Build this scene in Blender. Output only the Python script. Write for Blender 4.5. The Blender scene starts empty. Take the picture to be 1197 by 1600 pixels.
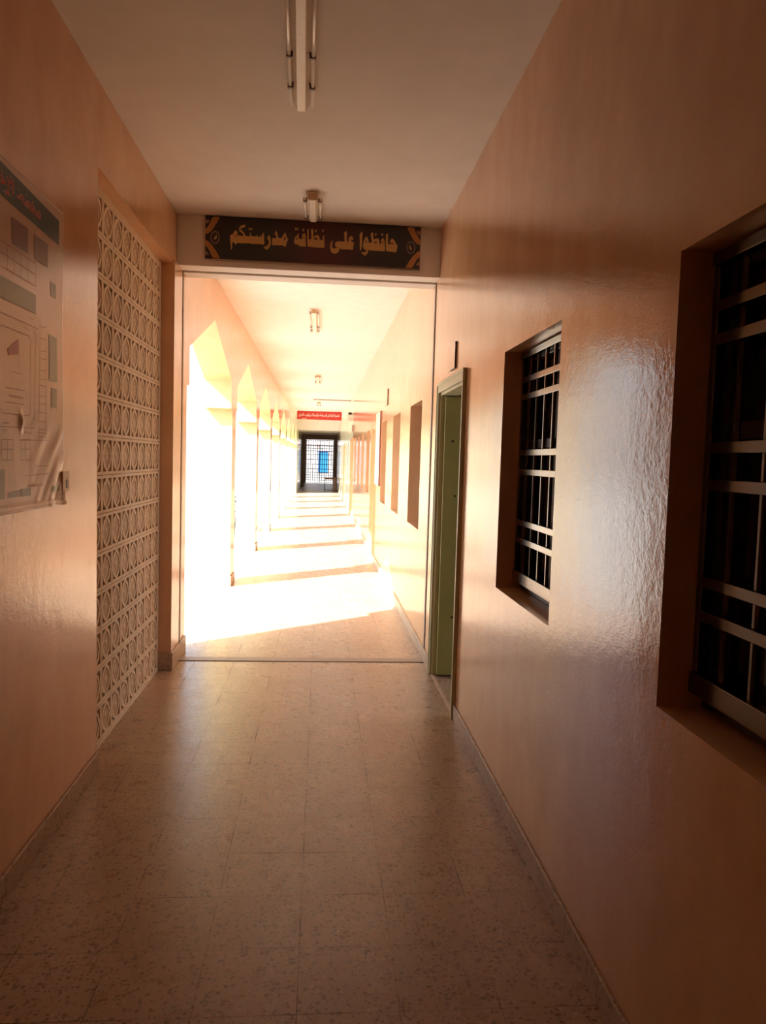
import bpy, bmesh, math, random
from mathutils import Matrix, Vector
random.seed(4)
S = bpy.context.scene
C = S.collection
PI = math.pi

# ------------------------------------------------------------------ helpers
def link(o, parent=None):
    C.objects.link(o)
    if parent: o.parent = parent
    return o

def tag(o, label=None, cat=None, group=None, kind=None):
    if label: o['label'] = label
    if cat: o['category'] = cat
    if group: o['group'] = group
    if kind: o['kind'] = kind
    return o

def empty(name, loc):
    o = bpy.data.objects.new(name, None); o.location = loc; o.empty_display_size = .1
    return link(o)

class MB:
    """collects world-space shapes, builds ONE mesh object"""
    def __init__(s): s.v = []; s.f = []; s.m = []
    def face(s, pts, mi=0):
        n = len(s.v); s.v += [tuple(p) for p in pts]; s.f.append(tuple(range(n, n+len(pts)))); s.m.append(mi); return s
    def box(s, a, b, mi=0):
        x0, y0, z0 = [min(p, q) for p, q in zip(a, b)]; x1, y1, z1 = [max(p, q) for p, q in zip(a, b)]
        n = len(s.v)
        s.v += [(x0,y0,z0),(x1,y0,z0),(x1,y1,z0),(x0,y1,z0),(x0,y0,z1),(x1,y0,z1),(x1,y1,z1),(x0,y1,z1)]
        for f in ((0,3,2,1),(4,5,6,7),(0,1,5,4),(1,2,6,5),(2,3,7,6),(3,0,4,7)):
            s.f.append(tuple(n+i for i in f)); s.m.append(mi)
        return s
    def tube(s, pts, r, k=8, mi=0):
        pts = [Vector(p) for p in pts]; n0 = len(s.v)
        for i, p in enumerate(pts):
            d = (pts[min(i+1, len(pts)-1)] - pts[max(i-1, 0)]).normalized()
            up = Vector((0,0,1)) if abs(d.z) < .9 else Vector((1,0,0))
            a = d.cross(up).normalized(); b = d.cross(a)
            for j in range(k):
                t = 2*PI*j/k; s.v.append(tuple(p + a*math.cos(t)*r + b*math.sin(t)*r))
        for i in range(len(pts)-1):
            for j in range(k):
                s.f.append((n0+i*k+j, n0+i*k+(j+1)%k, n0+(i+1)*k+(j+1)%k, n0+(i+1)*k+j)); s.m.append(mi)
        s.f.append(tuple(n0+j for j in range(k))); s.m.append(mi)
        e = n0+(len(pts)-1)*k
        s.f.append(tuple(e+j for j in reversed(range(k)))); s.m.append(mi)
        return s
    def build(s, name, mats, parent=None, bevel=0, weld=True, smooth=False):
        if not isinstance(mats, (list, tuple)): mats = [mats]
        me = bpy.data.meshes.new(name); off = parent.matrix_world.translation if False else None
        base = Vector((0,0,0)); p = parent
        while p: base += p.location; p = p.parent
        if parent is None and s.v:
            base = Vector((sum(q[0] for q in s.v)/len(s.v), sum(q[1] for q in s.v)/len(s.v), min(q[2] for q in s.v)))
        me.from_pydata([tuple(Vector(q)-base) for q in s.v], [], s.f)
        for m in mats: me.materials.append(m)
        for p_, mi in zip(me.polygons, s.m): p_.material_index = mi
        bm = bmesh.new(); bm.from_mesh(me)
        if weld: bmesh.ops.remove_doubles(bm, verts=bm.verts, dist=1e-5)
        bmesh.ops.recalc_face_normals(bm, faces=bm.faces)
        bm.to_mesh(me); bm.free()
        if smooth:
            for p_ in me.polygons: p_.use_smooth = True
        o = bpy.data.objects.new(name, me); link(o, parent)
        if parent is None: o.location = base
        if bevel:
            b = o.modifiers.new('b', 'BEVEL'); b.width = bevel; b.segments = 2; b.limit_method = 'ANGLE'; b.harden_normals = False
        return o

def flat(name, loops, mat, parent, to3, depth=.0012, n=(0,-1,0)):
    """flat printed / cut-out shapes: 2D loops with even-odd holes, given thickness, mapped by to3"""
    cu = bpy.data.curves.new(name, 'CURVE'); cu.dimensions = '2D'; cu.fill_mode = 'BOTH'
    for lp in loops:
        sp = cu.splines.new('POLY'); sp.points.add(len(lp)-1); sp.use_cyclic_u = True
        for q, p in zip(sp.points, lp): q.co = (p[0], p[1], 0, 1)
    return curve_to(cu, name, mat, parent, to3)

def curve_to(cu, name, mat, parent, to3):
    o = bpy.data.objects.new('tmp', cu); C.objects.link(o)
    dg = bpy.context.evaluated_depsgraph_get()
    me = bpy.data.meshes.new_from_object(o.evaluated_get(dg))
    bpy.data.objects.remove(o)
    base = Vector((0,0,0)); p = parent
    while p: base += p.location; p = p.parent
    me.transform(Matrix.Identity(4))
    for v in me.vertices: v.co = Vector(to3(v.co.x, v.co.y)) - base
    me.materials.clear(); me.materials.append(mat); me.name = name
    return link(bpy.data.objects.new(name, me), parent)

# Arabic letters joined by hand: isolated, final, initial, medial forms
AR = {'ا':(0xFE8D,0xFE8E),'أ':(0xFE83,0xFE84),'ب':(0xFE8F,0xFE90,0xFE91,0xFE92),'ة':(0xFE93,0xFE94),'ح':(0xFEA1,0xFEA2,0xFEA3,0xFEA4),
 'خ':(0xFEA5,0xFEA6,0xFEA7,0xFEA8),'د':(0xFEA9,0xFEAA),'ر':(0xFEAD,0xFEAE),'س':(0xFEB1,0xFEB2,0xFEB3,0xFEB4),'ط':(0xFEC1,0xFEC2,0xFEC3,0xFEC4),
 'ع':(0xFEC9,0xFECA,0xFECB,0xFECC),'ك':(0xFED9,0xFEDA,0xFEDB,0xFEDC),'ل':(0xFEDD,0xFEDE,0xFEDF,0xFEE0),'م':(0xFEE1,0xFEE2,0xFEE3,0xFEE4),
 'و':(0xFEED,0xFEEE),'ي':(0xFEF1,0xFEF2,0xFEF3,0xFEF4),'ء':(0xFE80,),'{':(0xFEF9,0xFEFA),'}':(0xFEFB,0xFEFC)}
def shape(t):   # '{' stands for lam-alef with hamza below, '}' for lam-alef
    out = []
    for i, ch in enumerate(t):
        if ch not in AR: out.append(ch); continue
        f = AR[ch]; prev = t[i-1] if i else ' '; nxt = t[i+1] if i+1 < len(t) else ' '
        pj = prev in AR and len(AR[prev]) == 4 and len(f) > 1
        nj = len(f) == 4 and nxt in AR and len(AR[nxt]) > 1
        out.append(chr(f[3] if pj and nj else f[1] if pj else f[2] if nj else f[0]))
    return ''.join(reversed(out))
def arabic(t, name, mat, parent, to3, width, height, bold=0):
    cu = bpy.data.curves.new(name, 'FONT'); cu.body = shape(t); cu.size = 1; cu.offset = bold; cu.fill_mode = 'BOTH'; cu.resolution_u = 3
    o = curve_to(cu, name, mat, parent, lambda x, y: (x, y, 0))
    base = Vector((0,0,0)); p = parent
    while p: base += p.location; p = p.parent
    vs = [v.co + base for v in o.data.vertices]
    if not vs: return o
    x0, x1 = min(v.x for v in vs), max(v.x for v in vs); y0, y1 = min(v.y for v in vs), max(v.y for v in vs)
    for v, w in zip(o.data.vertices, vs):
        v.co = Vector(to3((w.x-x0)/(x1-x0)*width, (w.y-y0)/(y1-y0)*height)) - base
    return o

# ------------------------------------------------------------------ materials
class N:
    def __init__(s, name):
        s.m = bpy.data.materials.new(name); s.m.use_nodes = True
        s.t = s.m.node_tree; s.b = s.t.nodes['Principled BSDF']
    def n(s, kind, **kw):
        nd = s.t.nodes.new(kind)
        for k, v in kw.items():
            if k[0] == '_': nd.inputs[k[1:].replace('_', ' ')].default_value = v
            else: setattr(nd, k, v)
        return nd
    def l(s, a, b): s.t.links.new(a, b)
    def math(s, op, a, b=None, c=None, clamp=False):
        nd = s.t.nodes.new('ShaderNodeMath'); nd.operation = op; nd.use_clamp = clamp
        for i, v in enumerate((a, b, c)):
            if v is None: continue
            if isinstance(v, (int, float)): nd.inputs[i].default_value = v
            else: s.l(v, nd.inputs[i])
        return nd.outputs[0]
    def mix(s, fac, a, b, mode='MIX'):
        nd = s.t.nodes.new('ShaderNodeMix'); nd.data_type = 'RGBA'; nd.blend_type = mode
        for i, v in ((0, fac), (6, a), (7, b)):
            if isinstance(v, (int, float)): nd.inputs[i].default_value = v
            elif isinstance(v, tuple): nd.inputs[i].default_value = (*v, 1) if len(v) == 3 else v
            else: s.l(v, nd.inputs[i])
        return nd.outputs[2]
    def coord(s, scale=(1,1,1)):
        g = s.n('ShaderNodeNewGeometry'); mp = s.n('ShaderNodeMapping'); mp.inputs['Scale'].default_value = scale
        s.l(g.outputs['Position'], mp.inputs['Vector']); return mp.outputs[0]
    def noise(s, vec, scale, detail=4, rough=.55, out=0):
        nd = s.n('ShaderNodeTexNoise', _Scale=scale, _Detail=detail, _Roughness=rough); s.l(vec, nd.inputs['Vector']); return nd.outputs[out]
    def ramp(s, fac, lo, hi):
        nd = s.n('ShaderNodeMapRange'); s.l(fac, nd.inputs[0])
        nd.inputs[1].default_value = lo; nd.inputs[2].default_value = hi; return nd.outputs[0]

def plain(name, col, rough=.5, metal=0, spec=.5):
    k = N(name); k.b.inputs['Base Color'].default_value = (*col, 1); k.b.inputs['Roughness'].default_value = rough
    k.b.inputs['Metallic'].default_value = metal; k.b.inputs['Specular IOR Level'].default_value = spec
    n1 = k.noise(k.coord(), 30, 3)
    k.l(k.mix(n1, tuple(c*.88 for c in col), tuple(min(1, c*1.08) for c in col)), k.b.inputs['Base Color'])
    return k.m

def paint(name, col, col2, rough=.3, bump=.15, coat=0, grime=.5, spec=.5, ripple=.0):
    """wall paint: brushy vertical streaks, blotches, orange-peel bump"""
    k = N(name)
    st = k.noise(k.coord((1, 1, .45)), 6, 3, .55)
    bl = k.noise(k.coord(), 1.4, 4, .6)
    c1 = k.mix(k.ramp(st, .35, .7), col, col2)
    c2 = k.mix(k.math('MULTIPLY', k.ramp(bl, .42, .72), grime), c1, tuple(c*.76 for c in col))
    k.l(c2, k.b.inputs['Base Color'])
    r = k.math('ADD', k.math('MULTIPLY', k.ramp(st, .3, .75), .05), k.math('ADD', k.math('MULTIPLY', k.ramp(bl, .55, .8), .03), rough))
    k.l(r, k.b.inputs['Roughness'])
    k.b.inputs['Specular IOR Level'].default_value = spec
    fine = k.noise(k.coord((1, 1, 1.8)), 85, 3, .6); mid = k.noise(k.coord((1, 1, 1.2)), 30, 3, .5); big = k.noise(k.coord((1,1,.5)), 5, 2, .5)
    hh = k.math('ADD', k.math('MULTIPLY', fine, .38), k.math('ADD', k.math('MULTIPLY', mid, .55), k.math('MULTIPLY', big, 2.0*ripple)))
    b = k.n('ShaderNodeBump', _Strength=bump, _Distance=.004); k.l(hh, b.inputs['Height']); k.l(b.outputs[0], k.b.inputs['Normal'])
    return k.m

def terrazzo(name, base, tx=-.033, ty=-.013, tile=.3, rough=.2, dark=(.15,.065,.03), vertical=False):
    k = N(name); P = k.coord()
    sep = k.n('ShaderNodeSeparateXYZ'); k.l(P, sep.inputs[0])
    def line(v, off, w):
        fr = k.math('FRACT', k.math('DIVIDE', k.math('SUBTRACT', v, off), tile))
        d = k.math('MULTIPLY', k.math('SUBTRACT', .5, k.math('ABSOLUTE', k.math('SUBTRACT', fr, .5))), tile)
        return k.math('LESS_THAN', d, w)
    wob = k.noise(P, 3.1, 2)
    wid = k.math('MULTIPLY', k.ramp(wob, .46, .66), .0018)
    wid = k.math('ADD', wid, .00045)
    g = line(sep.outputs[1], ty, wid)
    if not vertical: g = k.math('MAXIMUM', line(sep.outputs[0], tx, wid), g)
    # per-tile tone
    cx = k.math('FLOOR', k.math('DIVIDE', k.math('SUBTRACT', sep.outputs[0], tx), tile)); cyy = k.math('FLOOR', k.math('DIVIDE', k.math('SUBTRACT', sep.outputs[1], ty), tile))
    cb = k.n('ShaderNodeCombineXYZ'); k.l(cx, cb.inputs[0]); k.l(cyy, cb.inputs[1])
    wn = k.n('ShaderNodeTexWhiteNoise'); wn.noise_dimensions = '3D'; k.l(cb.outputs[0], wn.inputs['Vector'])
    tone = k.mix(k.math('MULTIPLY', wn.outputs[0], .35), base, tuple(c*.72 for c in base))
    col = tone
    for sc, th, cc, am in ((50, .40, tuple(c*.34 for c in base), .75), (62, .44, dark, .7), (90, .46, tuple(c*.4 for c in base), .7), (48, .36, (.70,.56,.42), .4)):
        vo = k.n('ShaderNodeTexVoronoi', _Scale=sc, _Randomness=1.0); vo.feature = 'F1'
        wr = k.noise(P, sc*.8, 2, .6, 1)
        vm = k.n('ShaderNodeVectorMath'); vm.operation = 'MULTIPLY_ADD'; k.l(wr, vm.inputs[0]); vm.inputs[1].default_value = (.012,)*3; k.l(P, vm.inputs[2])
        k.l(vm.outputs[0], vo.inputs['Vector'])
        s2 = k.n('ShaderNodeSeparateColor'); k.l(vo.outputs['Color'], s2.inputs[0])
        size = k.math('MULTIPLY', s2.outputs[1], th*1.2)
        on = k.math('MULTIPLY', k.math('LESS_THAN', vo.outputs['Distance'], size), k.math('GREATER_THAN', s2.outputs[0], .58))
        col = k.mix(k.math('MULTIPLY', on, am), col, cc)
    dirt = k.noise(P, 2.3, 5, .65)
    col = k.mix(k.math('MULTIPLY', k.ramp(dirt, .45, .8), .35), col, tuple(c*.6 for c in base))
    col = k.mix(k.math('MULTIPLY', g, .75), col, (.05,.028,.015))
    k.l(col, k.b.inputs['Base Color'])
    rr = k.math('ADD', k.math('MULTIPLY', k.noise(P, 7, 5, .7), .22), rough)
    k.l(k.math('ADD', rr, k.math('MULTIPLY', g, .4)), k.b.inputs['Roughness'])
    b = k.n('ShaderNodeBump', _Strength=.25, _Distance=.002)
    k.l(k.math('SUBTRACT', k.math('MULTIPLY', k.noise(P, 35, 3), .25), g), b.inputs['Height']); k.l(b.outputs[0], k.b.inputs['Normal'])
    return k.m

M = {}
PEACH = (.74,.42,.22); PEACH2 = (.78,.49,.28)
M['wall'] = paint('peach_gloss_paint', PEACH, PEACH2, rough=.03, bump=.30, ripple=.6, spec=.8)
M['wall2'] = paint('pale_green_gloss_paint', (.72,.68,.48), (.78,.75,.56), rough=.12, bump=.18, ripple=.5)
M['reveal'] = paint('peach_reveal_paint', (.66,.33,.16), (.7,.38,.2), rough=.45, bump=.15)
M['yellow'] = paint('yellow_exterior_paint', (.64,.50,.24), (.68,.55,.29), rough=.6, bump=.2)
M['ceil'] = paint('cream_ceiling_paint', (.80,.76,.70), (.84,.80,.745), rough=.7, bump=.08, grime=.2, spec=.2)
M['floor'] = terrazzo('terrazzo_tiles', (.51,.365,.25), rough=.18)
M['floor2'] = terrazzo('vestibule_tiles', (.30,.24,.19), rough=.25)
M['base'] = terrazzo('terrazzo_skirting', (.52,.39,.27), rough=.25, vertical=True)
M['joint'] = plain('joint_gap', (.05,.03,.02), .8)
M['strip'] = plain('joint_cover_strip', (.42,.33,.26), .45)
M['block'] = paint('breeze_block_cement', (.80,.66,.48), (.86,.74,.56), rough=.75, bump=.35, grime=.4, spec=.2)
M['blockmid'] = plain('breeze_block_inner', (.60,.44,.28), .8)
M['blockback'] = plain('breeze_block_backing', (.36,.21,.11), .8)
M['green'] = paint('green_door_paint', (.46,.50,.18), (.52,.55,.22), rough=.35, bump=.1)
M['greenl'] = paint('pale_green_frame_paint', (.56,.57,.33), (.62,.62,.38), rough=.35, bump=.1)
M['iron'] = plain('grille_paint', (.19,.165,.14), .18, 1.0)
M['alu'] = plain('dark_window_frame', (.10,.075,.06), .4, .3)
M['white'] = plain('fixture_enamel', (.80,.74,.62), .35)
M['tan'] = plain('fixture_reflector_aged', (.55,.36,.2), .4)
M['tube'] = plain('tube_glass', (.88,.84,.76), .15)
M['holder'] = plain('lamp_holder', (.12,.06,.03), .5)
M['roomwall'] = plain('classroom_cream_wall', (.82,.76,.62), .8)
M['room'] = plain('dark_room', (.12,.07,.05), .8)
M['conc'] = plain('yard_paving', (.42,.41,.39), .9)
M['bright'] = paint('white_render', (.30,.29,.285), (.34,.33,.325), rough=.8, bump=.2, spec=.2)
M['red'] = plain('red_banner', (.55,.03,.02), .4)
M['wtext'] = plain('white_lettering', (.9,.88,.85), .5)
M['gold'] = plain('gold_lettering', (.62,.36,.11), .45)
M['gold2'] = plain('gold_band', (.50,.23,.07), .45)
M['rim'] = plain('banner_edge', (.60,.42,.30), .5)
M['ring'] = plain('ring_print', (.30,.17,.13), .45)
M['plastic'] = plain('socket_plastic', (.70,.56,.38), .4)
M['black'] = plain('black', (.02,.012,.01), .4)
M['wood'] = plain('desk_wood', (.20,.10,.06), .5)
M['dred'] = plain('board_edge_dark_red', (.20,.03,.015), .4)
M['cream'] = plain('board_cream', (.82,.72,.52), .4)
M['blue'] = plain('blue_door_paint', (.005,.12,.26), .4)
M['dblue'] = plain('dark_blue_paint', (.01,.05,.14), .4)
M['pink'] = plain('pinkish_plaster', (.72,.5,.48), .8)
M['twig'] = plain('dark_rods', (.05,.06,.04), .7)
M['teal'] = plain('teal_print', (.025,.04,.045), .35)
M['redtext'] = plain('red_print', (.50,.03,.02), .4)
M['redtext2'] = plain('pale_outline_print', (.45,.28,.22), .4)
M['brownp'] = plain('brown_photo_print', (.19,.06,.025), .35)
M['greyp'] = plain('grey_green_print', (.24,.25,.13), .35)
M['linep'] = plain('line_print', (.30,.10,.055), .5)
k = N('banner_print')      # printed cloth: near-black ends, dark red centre
tc = k.n('ShaderNodeTexCoord'); sp = k.n('ShaderNodeSeparateXYZ'); k.l(tc.outputs['Object'], sp.inputs[0])
f = k.math('SUBTRACT', 1.0, k.math('DIVIDE', k.math('ABSOLUTE', k.math('SUBTRACT', sp.outputs[0], .08)), .42), clamp=True)
k.l(k.mix(f, (.020,.013,.010), (.085,.012,.010)), k.b.inputs['Base Color']); k.b.inputs['Roughness'].default_value = .4
M['banner'] = k.m
k = N('poster_paper')
n1 = k.noise(k.coord(), 4, 4)
k.l(k.mix(n1, (.66,.46,.34), (.72,.54,.41)), k.b.inputs['Base Color']); k.b.inputs['Roughness'].default_value = .22
M['paper'] = k.m
k = N('window_glass'); k.b.inputs['Base Color'].default_value = (.015,.01,.008,1); k.b.inputs['Roughness'].default_value = .05
k.b.inputs['Specular IOR Level'].default_value = .35
M['glass'] = k.m

# ------------------------------------------------------------------ key sizes (metres)
XR, XL, H = .866, -1.09, 3.35       # right wall, near left wall, ceiling
XA, XO = -1.075, -1.39              # arcade wall inner / outer face
Y1 = 34.9                           # end portal
YB = -5.0                           # wall behind the camera
YC = 20.9                           # paint changes from peach to pale green here
WZ0, WZ1 = .995, 2.13
BANNER=((-0.8861,3.345),(0.7093,3.3463),(0.708,3.0319),(-0.8835,3.0385))
LETTERS=[[(-0.6502,3.2122),(-0.6046,3.2121),(-0.5116,3.2143),(-0.509,3.2213),(-0.5019,3.2217),(-0.4993,3.2097),(-0.487,3.2103),(-0.4837,3.2227),(-0.4784,3.223),(-0.4757,3.2109),(-0.4712,3.2129),(-0.4704,3.2303),(-0.4594,3.2441),(-0.4547,3.2173),(-0.4536,3.1564),(-0.479,3.1586),(-0.5071,3.1589),(-0.5528,3.1572),(-0.5564,3.1615),(-0.6528,3.1583),(-0.6613,3.1446),(-0.6756,3.1623),(-0.6868,3.1617),(-0.6862,3.1218),(-0.6905,3.107),(-0.6951,3.111),(-0.7016,3.1662),(-0.7023,3.2112),(-0.6922,3.2186),(-0.68,3.221),(-0.6768,3.235),(-0.6682,3.2459),(-0.6612,3.2497),(-0.6542,3.2449),(-0.6505,3.2312)],[(-0.6653,3.22),(-0.659,3.2176),(-0.657,3.2014),(-0.6665,3.2079)],[(-0.6046,3.2108),(-0.6083,3.2231),(-0.6208,3.2363),(-0.6356,3.2424),(-0.6388,3.2699),(-0.6251,3.2845),(-0.6042,3.2919),(-0.592,3.295),(-0.5952,3.2792),(-0.6038,3.2718),(-0.6283,3.2653),(-0.6264,3.2568),(-0.6068,3.2405),(-0.596,3.2237),(-0.5923,3.2107)],[(-0.5608,3.2117),(-0.5574,3.2223),(-0.556,3.2397),(-0.5514,3.2382),(-0.5492,3.2116)],[(-0.5688,3.2719),(-0.5583,3.2725),(-0.558,3.2562),(-0.5685,3.2557)],[(-0.5548,3.272),(-0.5436,3.2726),(-0.5433,3.2563),(-0.5545,3.2557)],[(-0.4312,3.2011),(-0.43,3.2151),(-0.4187,3.2296),(-0.4094,3.2057),(-0.4044,3.1677),(-0.4152,3.1393),(-0.4325,3.1195),(-0.4556,3.1337),(-0.4575,3.1413),(-0.4435,3.143),(-0.4295,3.1524),(-0.4193,3.1704),(-0.4203,3.1877)],[(-0.3971,3.2064),(-0.3671,3.2079),(-0.3646,3.2237),(-0.38,3.2368),(-0.3689,3.2642),(-0.359,3.2466),(-0.353,3.2104),(-0.3265,3.2108),(-0.3164,3.2332),(-0.3054,3.2492),(-0.2999,3.2481),(-0.2942,3.2389),(-0.2882,3.2175),(-0.2769,3.2019),(-0.2876,3.185),(-0.2952,3.1521),(-0.3033,3.1476),(-0.3131,3.1585),(-0.3961,3.1559)],[(-0.307,3.222),(-0.3021,3.2209),(-0.2951,3.2009),(-0.3082,3.2002)],[(-0.2115,3.2378),(-0.2104,3.2509),(-0.2022,3.2514),(-0.1999,3.2113),(-0.1765,3.2125),(-0.1771,3.2397),(-0.1691,3.2515),(-0.1622,3.2554),(-0.1552,3.2503),(-0.1508,3.2383),(-0.1477,3.1583),(-0.1988,3.1584),(-0.2074,3.1756),(-0.2156,3.1684),(-0.2267,3.1719),(-0.2366,3.185),(-0.2304,3.2179),(-0.2224,3.2291)],[(-0.2207,3.217),(-0.2111,3.2189),(-0.21,3.2027),(-0.2177,3.205)],[(-0.1659,3.2335),(-0.1603,3.2297),(-0.1598,3.208),(-0.1669,3.2158)],[(-0.2314,3.2905),(-0.2215,3.291),(-0.2211,3.2739),(-0.231,3.2734)],[(-0.2165,3.2913),(-0.2072,3.2918),(-0.2068,3.2747),(-0.2162,3.2742)],[(-0.1694,3.29),(-0.1608,3.278),(-0.1688,3.2651),(-0.1774,3.2771)],[(-0.1407,3.2809),(-0.1298,3.2888),(-0.1281,3.2124),(-0.1088,3.2134),(-0.1131,3.2816),(-0.1009,3.2904),(-0.0936,3.2739),(-0.0953,3.2304),(-0.0763,3.245),(-0.0598,3.2486),(-0.0497,3.2328),(-0.0451,3.2126),(-0.0229,3.2124),(-0.0262,3.2367),(-0.0149,3.2501),(-0.0099,3.1559),(-0.0604,3.1555),(-0.1366,3.1602)],[(-0.095,3.2141),(-0.0815,3.2284),(-0.0662,3.2251),(-0.0631,3.2117)],[(-0.0768,3.2881),(-0.0682,3.2766),(-0.0762,3.2643),(-0.0848,3.2758)],[(-0.0253,3.2922),(-0.0168,3.2807),(-0.0248,3.2684),(-0.0334,3.2799)],[(0.0501,3.2135),(0.0478,3.1912),(0.0444,3.1723),(0.0515,3.1563),(0.0753,3.1575),(0.0846,3.1662),(0.0702,3.1725),(0.0662,3.1898),(0.0742,3.2031),(0.0884,3.2085),(0.1389,3.2111),(0.1321,3.2727),(0.146,3.2879),(0.1538,3.2809),(0.154,3.2107),(0.1695,3.2115),(0.1667,3.2278),(0.1734,3.2457),(0.1863,3.255),(0.1985,3.2435),(0.2039,3.2227),(0.193,3.2268),(0.1839,3.2252),(0.1873,3.2148),(0.1995,3.2084),(0.2079,3.2065),(0.2058,3.1947),(0.1998,3.151),(0.171,3.1531),(0.1136,3.1532),(0.1061,3.1661),(0.1029,3.1519),(0.0927,3.1303),(0.0668,3.1161),(0.0452,3.1232),(0.0327,3.1436),(0.0307,3.1763),(0.0384,3.2047)],[(0.2481,3.2695),(0.2678,3.2927),(0.2696,3.2706),(0.2673,3.1791),(0.2597,3.1506),(0.2525,3.1502)],[(0.2834,3.2311),(0.2913,3.2479),(0.2989,3.256),(0.3066,3.2501),(0.3126,3.2354),(0.3181,3.2097),(0.3343,3.2119),(0.3438,3.2233),(0.335,3.2366),(0.3319,3.2788),(0.3447,3.289),(0.3495,3.2701),(0.351,3.236),(0.3726,3.2454),(0.3866,3.2461),(0.3939,3.2369),(0.4005,3.2044),(0.4103,3.2062),(0.4082,3.2294),(0.4161,3.2463),(0.4244,3.2522),(0.4363,3.2282),(0.4399,3.1543),(0.3149,3.1556),(0.3113,3.134),(0.2936,3.1134),(0.2751,3.124),(0.2636,3.1371),(0.2747,3.1409),(0.2921,3.1385),(0.305,3.1584),(0.2993,3.1608),(0.2883,3.1548),(0.278,3.1734),(0.2746,3.1951)],[(0.2933,3.2275),(0.3003,3.2265),(0.3064,3.2091),(0.2979,3.21)],[(0.3512,3.21),(0.3649,3.2217),(0.3791,3.217),(0.3778,3.21)],[(0.4194,3.2286),(0.4252,3.2248),(0.4265,3.2085),(0.4199,3.2122)],[(0.3681,3.284),(0.3763,3.2729),(0.3688,3.261),(0.3606,3.2721)],[(0.4169,3.2866),(0.4251,3.2755),(0.4176,3.2636),(0.4094,3.2747)],[(0.4447,3.2779),(0.459,3.2874),(0.4614,3.2075),(0.4777,3.2084),(0.486,3.2143),(0.4758,3.2242),(0.4822,3.2443),(0.4961,3.2505),(0.5136,3.2322),(0.5227,3.2107),(0.5336,3.2058),(0.5319,3.1865),(0.5245,3.1509),(0.454,3.1544),(0.4464,3.1711)],[(0.4833,3.2092),(0.4872,3.2185),(0.4971,3.2176),(0.5073,3.2085)]]
BANDS=[[(-0.885,3.2444),(-0.8703,3.26),(-0.8556,3.282),(-0.841,3.3104),(-0.8286,3.3387),(-0.7794,3.3403),(-0.7876,3.3175),(-0.8002,3.2956),(-0.8127,3.2759),(-0.8253,3.2539),(-0.8358,3.2385),(-0.8506,3.225),(-0.8633,3.2169),(-0.8846,3.2126)],[(-0.8841,3.1701),(-0.8626,3.1627),(-0.8344,3.1365),(-0.8082,3.1016),(-0.7884,3.0684),(-0.7747,3.0431),(-0.8224,3.0407),(-0.8399,3.068),(-0.8531,3.0971),(-0.8662,3.1157),(-0.8835,3.1275)]]
RING=[[(-0.7783,3.1926),(-0.779,3.1823),(-0.7813,3.1723),(-0.7852,3.1633),(-0.7903,3.1557),(-0.7966,3.1498),(-0.8035,3.146),(-0.8109,3.1445),(-0.8183,3.1453),(-0.8254,3.1484),(-0.8318,3.1536),(-0.8371,3.1606),(-0.8412,3.1692),(-0.8438,3.1789),(-0.8447,3.1891),(-0.844,3.1995),(-0.8417,3.2094),(-0.8379,3.2184),(-0.8327,3.226),(-0.8265,3.2319),(-0.8196,3.2357),(-0.8122,3.2372),(-0.8048,3.2365),(-0.7977,3.2334),(-0.7914,3.2282),(-0.786,3.2212),(-0.7819,3.2126),(-0.7793,3.2029)],[(-0.7854,3.1923),(-0.7859,3.1838),(-0.7878,3.1757),(-0.7908,3.1683),(-0.7948,3.1621),(-0.7997,3.1574),(-0.8052,3.1543),(-0.811,3.153),(-0.8169,3.1537),(-0.8224,3.1562),(-0.8274,3.1604),(-0.8317,3.1662),(-0.8349,3.1732),(-0.8369,3.1811),(-0.8377,3.1895),(-0.8371,3.198),(-0.8353,3.2061),(-0.8323,3.2134),(-0.8282,3.2196),(-0.8234,3.2244),(-0.8179,3.2275),(-0.8121,3.2287),(-0.8062,3.2281),(-0.8007,3.2256),(-0.7957,3.2213),(-0.7914,3.2156),(-0.7882,3.2085),(-0.7862,3.2006)]]
DROP=[[(-0.8033,3.2147),(-0.7982,3.2022),(-0.7997,3.1873),(-0.806,3.1763),(-0.8178,3.1746),(-0.8211,3.1819),(-0.8137,3.1908),(-0.8085,3.2017)]]
STRIPES=[[(-0.8855,3.3122),(-0.8582,3.3148),(-0.8496,3.3099),(-0.8611,3.2902),(-0.8749,3.2895),(-0.8851,3.2805)],[(-0.8826,3.0914),(-0.8659,3.0858),(-0.8527,3.0631),(-0.8823,3.0616)]]
POSTER_Q=[('brownp',[(2.787,2.402),(2.934,2.406),(2.933,2.314),(2.786,2.311)]),('brownp',[(2.996,2.405),(3.135,2.403),(3.135,2.313),(2.995,2.311)]),('greyp',[(2.684,2.18),(3.006,2.181),(3.006,2.11),(2.683,2.107)]),('greyp',[(3.167,2.267),(3.227,2.267),(3.227,2.211),(3.167,2.213)]),('greyp',[(3.142,2.058),(3.235,2.055),(3.235,1.876),(3.142,1.872)]),('greyp',[(3.168,1.849),(3.231,1.85),(3.231,1.769),(3.168,1.772)]),('redtext',[(2.744,1.942),(2.839,1.991),(2.838,1.937),(2.76,1.924)]),('teal',[(2.743,1.449),(2.845,1.454),(2.845,1.428),(2.743,1.428)]),('teal',[(2.857,1.455),(2.947,1.457),(2.946,1.427),(2.857,1.428)]),('greyp',[(3.16,1.455),(3.257,1.458),(3.257,1.431),(3.159,1.43)]),('greyp',[(2.675,1.53),(2.715,1.53),(2.714,1.426),(2.674,1.426)]),('teal',[(2.689,2.548),(3.243,2.549),(3.243,2.435),(2.687,2.429)])]
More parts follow.
